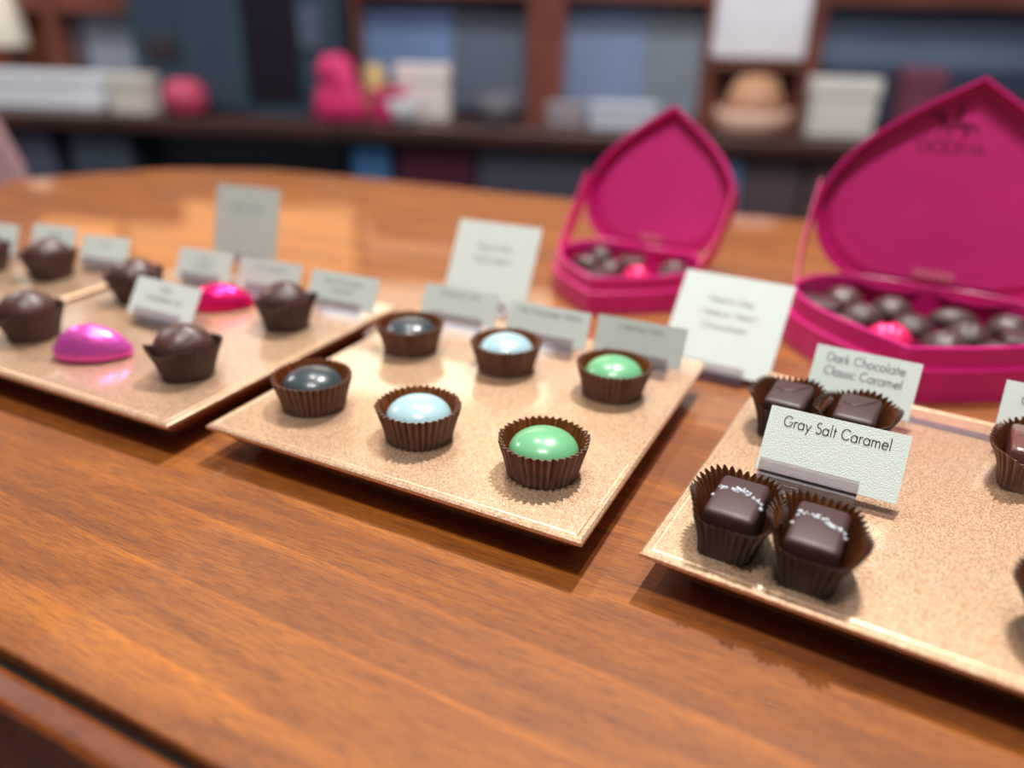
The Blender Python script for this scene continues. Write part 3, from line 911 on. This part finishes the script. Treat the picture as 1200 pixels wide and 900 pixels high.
# wall and floor
P = WO - wn * .6
bm = bmesh.new(); box(bm, -16, 0, FLOOR, 16, .3, 5.0)
tag(obj('wall_back', bm, flat('grey_plaster', (120, 104, 104)), None, (P.x, P.y, 0), WY), kind='structure')
bm = bmesh.new(); box(bm, -22, -20, FLOOR - .2, 22, 22, FLOOR)
tag(obj('floor', bm, flat('dark_carpet', (66, 58, 58), .9), None, (0, 0, 0), 0), kind='structure')

# shelving: one unit left and one right of the tall cabinet
units = {}
for key, lab in (('L', 'red-brown wooden shelving unit at the far left, left of the tall dark cabinet'), ('R', 'long red-brown wooden shelving unit along the far wall, right of the dark cabinet')):
    units[key] = tag(wroot('shelving_unit', 0, FLOOR, 0), lab, 'shelving')
def upart(name, x0, y0, x1, y1, off, dep, mat, zb=None, bv=.02):
    xm, ym = (x0 + x1) / 2, (y0 + y1) / 2
    u0 = wp(x0, ym, off)[0]; u1 = wp(x1, ym, off)[0]; z1 = wp(xm, y0, off)[1]; z0 = wp(xm, y1, off)[1] if zb is None else zb
    return obj(name, bbox(u0, -off, z0 - FLOOR, u1, -off + dep, z1 - FLOOR, bv), mat, units['L' if xm < 250 else 'R'])
cz = wp(600, 147, .9)[1]
uc0, uc1 = wp(160, 100, .75)[0] - .03, wp(405, 100, .75)[0] + .03
for key, q0, q1 in (('L', -10, uc0), ('R', uc1, 9)):
    obj('counter', bbox(q0, -1.55, cz - .22 - FLOOR, q1, .45, cz - FLOOR, .03), M['shelfdark'], units[key])
    obj('cabinet_body', bbox(q0 + .1, -.75, 0, q1 - .1, .4, cz - .24 - FLOOR, .03), flat('near_black_cabinet', (34, 36, 46)), units[key])
for (x0, x1) in ((618, 662), (828, 850), (938, 966)):
    upart('post', x0, -80, x1, 172, .35, .8, M['shelf'])
upart('post', 52, -80, 64, 130, .35, .8, M['shelf'])
upart('post', 414, -80, 420, 170, .35, .8, M['shelf'])
upart('top_rail', 416, -110, 1300, 4, .3, .6, M['shelf'])
upart('top_rail', -260, -110, 155, 12, .3, .6, M['shelf'])
upart('back_panel', 60, 8, 104, 90, .0, .2, flat('mauve_panel', (112, 104, 116)))
upart('back_panel', 100, 8, 158, 90, .0, .2, flat('pale_grey_blue_panel', (150, 160, 178)))
upart('back_panel', -100, 5, 60, 90, .0, .2, flat('orange_brown_panel', (130, 66, 40)))
upart('back_panel', 419, 2, 530, 96, .0, .2, flat('blue_panel', (104, 132, 176)))
upart('back_panel', 528, 2, 622, 130, .0, .2, flat('grey_blue_panel', (88, 98, 118)))
upart('back_panel', 660, 0, 760, 140, .0, .2, flat('light_blue_panel', (122, 142, 174)))
upart('back_panel', 755, 0, 832, 140, .0, .2, flat('soft_grey_panel', (122, 134, 148)))
upart('back_panel', 962, 6, 1300, 84, .0, .2, flat('slate_blue_panel', (92, 110, 136)))
upart('back_panel', 962, 80, 1300, 150, .0, .2, flat('night_blue_panel', (52, 62, 86)))
upart('back_panel', 840, 0, 945, 175, .0, .1, flat('taupe_panel', (112, 84, 76)))
# lower fronts under the counter
for (x0, x1, col, nm) in ((412, 456, (48, 94, 140), 'cobalt_front'), (466, 556, (64, 8, 40), 'maroon_front'), (560, 690, (58, 60, 76), 'slate_front'), (690, 830, (50, 52, 66), 'ink_front'), (838, 872, (92, 120, 160), 'sky_front'), (874, 945, (78, 62, 70), 'mauve_front'), (950, 1300, (84, 66, 66), 'umber_front'), (22, 62, (70, 74, 98), 'lavender_front'), (86, 152, (58, 70, 86), 'steel_front')):
    u0 = wp(x0, 190, 1.4)[0]; u1 = wp(x1, 190, 1.4)[0]
    obj('cabinet_door', bbox(u0, -1.4, .3, u1, -.77, cz - .3 - FLOOR, .03), flat(nm, col), units['L' if x0 < 250 else 'R'])

# dark tall display fridge / doorway between the shelving bays
o, u, z, w_, h_ = wbox('display_cabinet', 163, -60, 399, 260, .75, .7, flat('dark_teal', (48, 66, 82), .35), 'tall dark teal cabinet standing between the two shelving bays', 'cabinet', bv=.04)
def on_front(name, x0, y0, x1, y1, off, dep, mat, parent):
    o2, *_ = wbox(name, x0, y0, x1, y1, off, dep, mat)
    mw = o2.location.copy(); d = mw - parent.location
    inv = Matrix.Rotation(-WY, 3, 'Z')
    o2.parent = parent; o2.location = inv @ d; o2.rotation_euler = (0, 0, 0)
    return o2
on_front('door_panel', 284, -60, 346, 118, .80, .04, flat('plum_black', (26, 20, 34), .3), o)
on_front('glass_panel', 210, -60, 282, 128, .80, .04, flat('teal_glass', (52, 70, 86), .2), o)
on_front('notice', 349, 8, 376, 58, .80, .04, flat('grey_blue_notice', (72, 84, 104)), o)
on_front('dark_notice', 170, 44, 206, 70, .80, .04, flat('brown_notice', (42, 34, 44)), o)

inv0 = o.location
sh0 = obj('front_shelf', bbox(-(uc1 - uc0) / 2 + .03, -.8, cz - .22 - z, (uc1 - uc0) / 2 - .03, -.02, cz - z, .03), M['shelfdark'], o)
# things on the counter
def ctr(x, y, off): return wp(x, y, off)
def stack(name, x0, y0, x1, y1, off, mat, label, cat, parts=2, group=None):
    """a box with a slightly larger lid"""
    xm, ym = (x0 + x1) / 2, (y0 + y1) / 2
    u0 = wp(x0, ym, off)[0]; u1 = wp(x1, ym, off)[0]; z1 = wp(xm, y0, off)[1]; z0 = cz
    z1 = max(z1, z0 + .1)
    r = wroot(name, (u0 + u1) / 2, z0 + .002, off); w2 = (u1 - u0) / 2; hh = z1 - z0
    obj('box_body', bbox(-w2 * .97, .02, 0, w2 * .97, .4, hh * .7, .02), mat, r)
    obj('box_lid', bbox(-w2, 0, hh * .7, w2, .42, hh, .02), mat, r)
    tag(r, label, cat, group); return r
def vessel(name, x, y0, halfw, off, mat, label, cat, prof, zbase=None, top_mat=None):
    u = wp(x, 120, off)[0]; r_ = abs(wp(x + halfw, 120, off)[0] - u); zt = wp(x, y0, off)[1]; z0 = cz if zbase is None else zbase
    r = wroot(name, u, z0 + .002, off)
    obj('body', lathe([(a * r_, b * (zt - z0)) for a, b in prof], 32), mat, r, smooth=True)
    tag(r, label, cat); return r, r_, zt - z0
WHITE = flat('cool_white_paper', (216, 222, 232)); CREAM = flat('cream_paper', (222, 214, 196)); PINKM = flat('soft_magenta', (200, 34, 104)); TAN = flat('tan_wicker', (176, 132, 100))
stack('gift_box', -60, 84, 122, 135, .85, WHITE, 'long flat white box on the far counter at the left', 'box')
stack('gift_box', 126, 88, 172, 135, 1.22, flat('warm_white', (206, 200, 192)), 'off-white box at the right end of the long white box', 'box')
# lampshade at the far left
u = wp(-14, 30, .7)[0]
lp_ = wroot('table_lamp', u, cz + .002, .29)
tag(lp_, 'table lamp with a cream shade at the top left corner', 'lamp')
zt = wp(2, -60, .5)[1] - cz; zm = wp(2, 54, .5)[1] - cz
obj('lamp_shade', lathe([(.27, zm), (.2, zt), (.18, zt), (.25, zm)], 32, cap=False), CREAM, lp_, smooth=True)
obj('lamp_base', lathe([(.12, 0), (.12, .05), (.04, .1), (.07, .4), (.03, zm)], 24), flat('dark_olive', (62, 58, 46)), lp_, smooth=True)
# pink round gift, pink bouquet and pale rosettes
vessel('round_gift', 218, 94, 23, 1.15, flat('rose_pink', (182, 62, 92)), 'round rose pink gift standing alone in front of the dark cabinet', 'gift', [(.7, 0), (1, .25), (1, .7), (.6, 1), (.1, 1.02)])
bq = wroot('pink_gift_bag', wp(400, 130, 1.05)[0], cz + .002, 1.08)
tag(bq, 'bright magenta gift bag with crumpled tissue on the far counter', 'gift bag')
bu = abs(wp(440, 120, .9)[0] - wp(405, 120, .9)[0])
obj('bag_body', lathe([(.9 * bu, 0), (.85 * bu, .2), (.72 * bu, .45), (.5 * bu, .62)], 20, 1, .5), PINKM, bq, smooth=True)
bm = bmesh.new()
for i in range(9):
    a = i * .7; bmesh.ops.create_icosphere(bm, subdivisions=2, radius=.16 * (1 + .3 * math.sin(i)), matrix=Matrix.Translation((.25 * math.cos(a * 2) * bu, .06 * math.sin(a), .60 + .1 * math.sin(i * 2.1))) @ Matrix.Diagonal((1, .7, 1.3, 1)))
obj('tissue_paper', bm, PINKM, bq, smooth=True)
wbag = wroot('pink_gift_box', wp(454, 120, .85)[0], cz + .002, .85)
tag(wbag, 'low magenta gift box between the magenta bag and the white box', 'gift box')
obj('box_body', bbox(-.27, 0, 0, .27, .2, .34, .03), PINKM, wbag)
obj('box_lid', bbox(-.29, -.02, .34, .29, .2, .44, .03), PINKM, wbag)
vessel('cream_candle', 440, 74, 13, .36, flat('pale_gold', (206, 176, 120)), 'pale gold candle jar behind the magenta gift box', 'candle', [(.9, 0), (1, .1), (1, .8), (.7, .95), (.1, 1)])
stack('gift_box', 462, 76, 526, 117, .62, flat('ivory_box', (216, 206, 202)), 'ivory white box on the far counter right of the magenta bag', 'box')
vessel('white_bowl', 474, 118, 22, 1.22, flat('grey_white', (176, 178, 184)), 'grey-white bowl in front of the ivory box', 'bowl', [(.4, 0), (.5, .1), (1, 1), (.94, 1), (.5, .3)])
vessel('grey_bowl', 584, 112, 26, .9, flat('grey_blue_ceramic', (96, 92, 104)), 'dim grey bowl on the far counter left of the post', 'bowl', [(.4, 0), (.5, .1), (1, 1), (.94, 1), (.5, .3)])
stack('gift_box', 640, 122, 686, 150, .80, flat('pink_grey_box', (150, 140, 148)), 'pinkish grey flat box beside the middle post', 'box')
stack('gift_box', 690, 122, 770, 158, .95, flat('pale_lilac_box', (186, 194, 210)), 'pale lilac flat box behind the small heart lid', 'box')
# white lamp over a wicker basket
wl = wroot('white_lantern', wp(895, 40, .55)[0], 0, .55)
zl0 = wp(895, 70, .55)[1]; zl1 = wp(895, -50, .55)[1]
wl.location.z = zl0 * S
tag(wl, 'white box lantern above the tan basket, left of a post', 'lantern')
obj('lantern_body', bbox(-.68, 0, 0, .62, .5, zl1 - zl0, .05), flat('lantern_white', (226, 226, 236)), wl)
obj('lantern_foot', bbox(-.5, .05, -.05, .5, .5, 0, .01), flat('brass_foot', (140, 96, 70)), wl)
bk, r_, h_ = vessel('wicker_basket', 884, 128, 46, .85, flat('pale_tan', (206, 168, 148)), 'tan wicker basket on the far counter under the white lantern', 'basket', [(.75, 0), (.85, .1), (1, .95), (.94, 1), (.86, .9)])
obj('basket_filling', lathe([(.85 * r_, h_ * .85), (.7 * r_, h_ * 1.5), (.5 * r_, h_ * 2.2), (.15 * r_, h_ * 2.35)], 24), TAN, bk, smooth=True)
# the shelf board the lantern stands on
upart('shelf_board', 836, 75, 944, 81, .6, .7, M['shelf'])
stack('gift_box', 948, 92, 1028, 178, .85, flat('cream_white_box', (216, 214, 208)), 'cream white box right of the post, beside the large heart lid', 'box')
stack('gift_box', 1060, 80, 1110, 120, .5, flat('dusty_rose_box', (120, 62, 84)), 'dusty rose box half hidden behind the large heart lid', 'box')
# pink-mauve chair back near the table end at the left edge
P = un(6, 215, .0)
cb = empty('chair', (-6.62, 3.2, FLOOR), R(50))
tag(cb, 'mauve pink upholstered chair behind the left end of the table', 'chair')
CHM = flat('mauve_fabric', (176, 136, 140), .9)
bm = bmesh.new()
rings(bm, [[(sx * w2, sy, z) for sx, sy in ((-1, .0), (1, .0), (1, .16), (-1, .16))] for z, w2 in ((2.9, .55), (3.6, .58), (4.7, .5), (5.2, .36))], True, True); bevel(bm, .05, 3)
obj('backrest', bm, CHM, cb)
obj('seat', bbox(-.62, -1.2, 2.6, .62, .2, 2.95, .08), CHM, cb)
for sx in (-.5, .5):
    for sy in (-1.05, .05):
        bm = bmesh.new(); tube(bm, [Vector((sx, sy, 0)), Vector((sx, sy, 2.6))], .05, 10, .07)
        obj('leg', bm, M['shelfdark'], cb)

# ------------------------------------------------------------------ light
w = bpy.data.worlds.new('room_light'); bpy.context.scene.world = w; w.use_nodes = True
bg = w.node_tree.nodes['Background']
bg.inputs['Color'].default_value = (.93, .92, 1.0, 1); bg.inputs['Strength'].default_value = .16
def glow(name, rgb, k):
    m = bpy.data.materials.new(name); m.use_nodes = True; nt = m.node_tree; nt.nodes.clear()
    e = nt.nodes.new('ShaderNodeEmission'); e.inputs['Color'].default_value = lin(rgb); e.inputs['Strength'].default_value = k
    o = nt.nodes.new('ShaderNodeOutputMaterial'); nt.links.new(e.outputs[0], o.inputs['Surface']); return m
CEIL = 11.1
bm = bmesh.new(); box(bm, -22, -20, CEIL + .06, 22, 22, CEIL + .3)
tag(obj('ceiling', bm, flat('white_plaster', (196, 190, 186))), kind='structure')
lc = empty('added_ceiling_glow', (0, 0, CEIL)); tag(lc, 'large added glowing sheet standing in for the bright ceiling, unseen overhead', 'added light')
obj('glow_sheet', bbox(-13, -7, 0, 9, 10.5, .05, .01), glow('ceiling_glow_sheet', (250, 243, 242), .54), lc)  # added emitter in place of a white ceiling lit from the room
bm = bmesh.new()
for x0, y0, x1, y1 in ((-13.2, -7.2, 9.2, -7), (-13.2, 10.5, 9.2, 10.7), (-13.2, -7, -13, 10.5), (9, -7, 9.2, 10.5)): box(bm, x0, y0, -.04, x1, y1, .05)
obj('frame', bm, M['shelf'], lc)
def wr(x, y):
    P = un(x, y, TZ); d = P - CPOS; d.z = -d.z
    t = (WO - P).dot(wn) / d.dot(wn); Q = P + d * t
    return (Q - WO).dot(wu), Q.z
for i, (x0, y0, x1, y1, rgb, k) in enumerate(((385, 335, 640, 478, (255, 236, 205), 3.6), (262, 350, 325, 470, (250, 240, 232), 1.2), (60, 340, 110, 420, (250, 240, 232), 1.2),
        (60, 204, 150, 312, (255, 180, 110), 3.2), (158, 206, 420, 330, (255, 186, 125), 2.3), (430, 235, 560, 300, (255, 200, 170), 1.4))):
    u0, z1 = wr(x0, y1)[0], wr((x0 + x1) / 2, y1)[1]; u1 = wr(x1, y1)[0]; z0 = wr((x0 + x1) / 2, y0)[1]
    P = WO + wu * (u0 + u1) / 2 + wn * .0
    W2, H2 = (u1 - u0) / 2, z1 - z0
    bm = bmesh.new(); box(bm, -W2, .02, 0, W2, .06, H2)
    wo = tag(obj('window_%d' % (i + 1), bm, glow('glow_panel_face', rgb, k), None, (P.x, P.y, z0), WY), kind='structure')  # unseen glowing panel added to be mirrored in trays and tabletop, not a window
    bm = bmesh.new()
    for q in ((-W2 - .1, -.1, W2 + .1, 0), (-W2 - .1, H2, W2 + .1, H2 + .1), (-W2 - .1, 0, -W2, H2), (W2, 0, W2 + .1, H2)): box(bm, q[0], -.04, q[1], q[2], .1, q[3])
    obj('window_frame', bm, M['shelf'], wo)
def area(name, loc, target, size, power, col=(1, .96, .92), sy=None):
    l = bpy.data.lights.new(name, 'AREA'); l.energy = power; l.size = size * S; l.color = col
    if sy: l.shape = 'RECTANGLE'; l.size_y = sy * S
    o = bpy.data.objects.new(name, l); C.objects.link(o); o.location = Vector(loc) * S
    d = Vector(target) - Vector(loc); o.rotation_euler = d.to_track_quat('-Z', 'Y').to_euler()
    return o
area('ceiling_and_fill_light', (.9, 5.2, 10.9), (.5, .3, 0), .36, 46)
area('ceiling_and_fill_light', (-3.2, 4.4, 10.9), (.3, .3, 0), .5, 12)
area('ceiling_and_fill_light', (2.2, -1.6, 10.9), (.6, .9, .3), .3, 13)
area('ceiling_and_fill_light', (.5, -2.2, 10.9), (.6, .9, .3), .3, 13)
area('ceiling_and_fill_light', (-13, 3.0, 7.0), (-5, 10.5, -1), 1.5, 15)  # added fill aimed at the background, hung below the ceiling, no real fixture

v = bpy.context.scene.view_settings
v.view_transform = 'Standard'; v.look = 'None'; v.gamma = 1; v.exposure = 0; v.use_curve_mapping = False
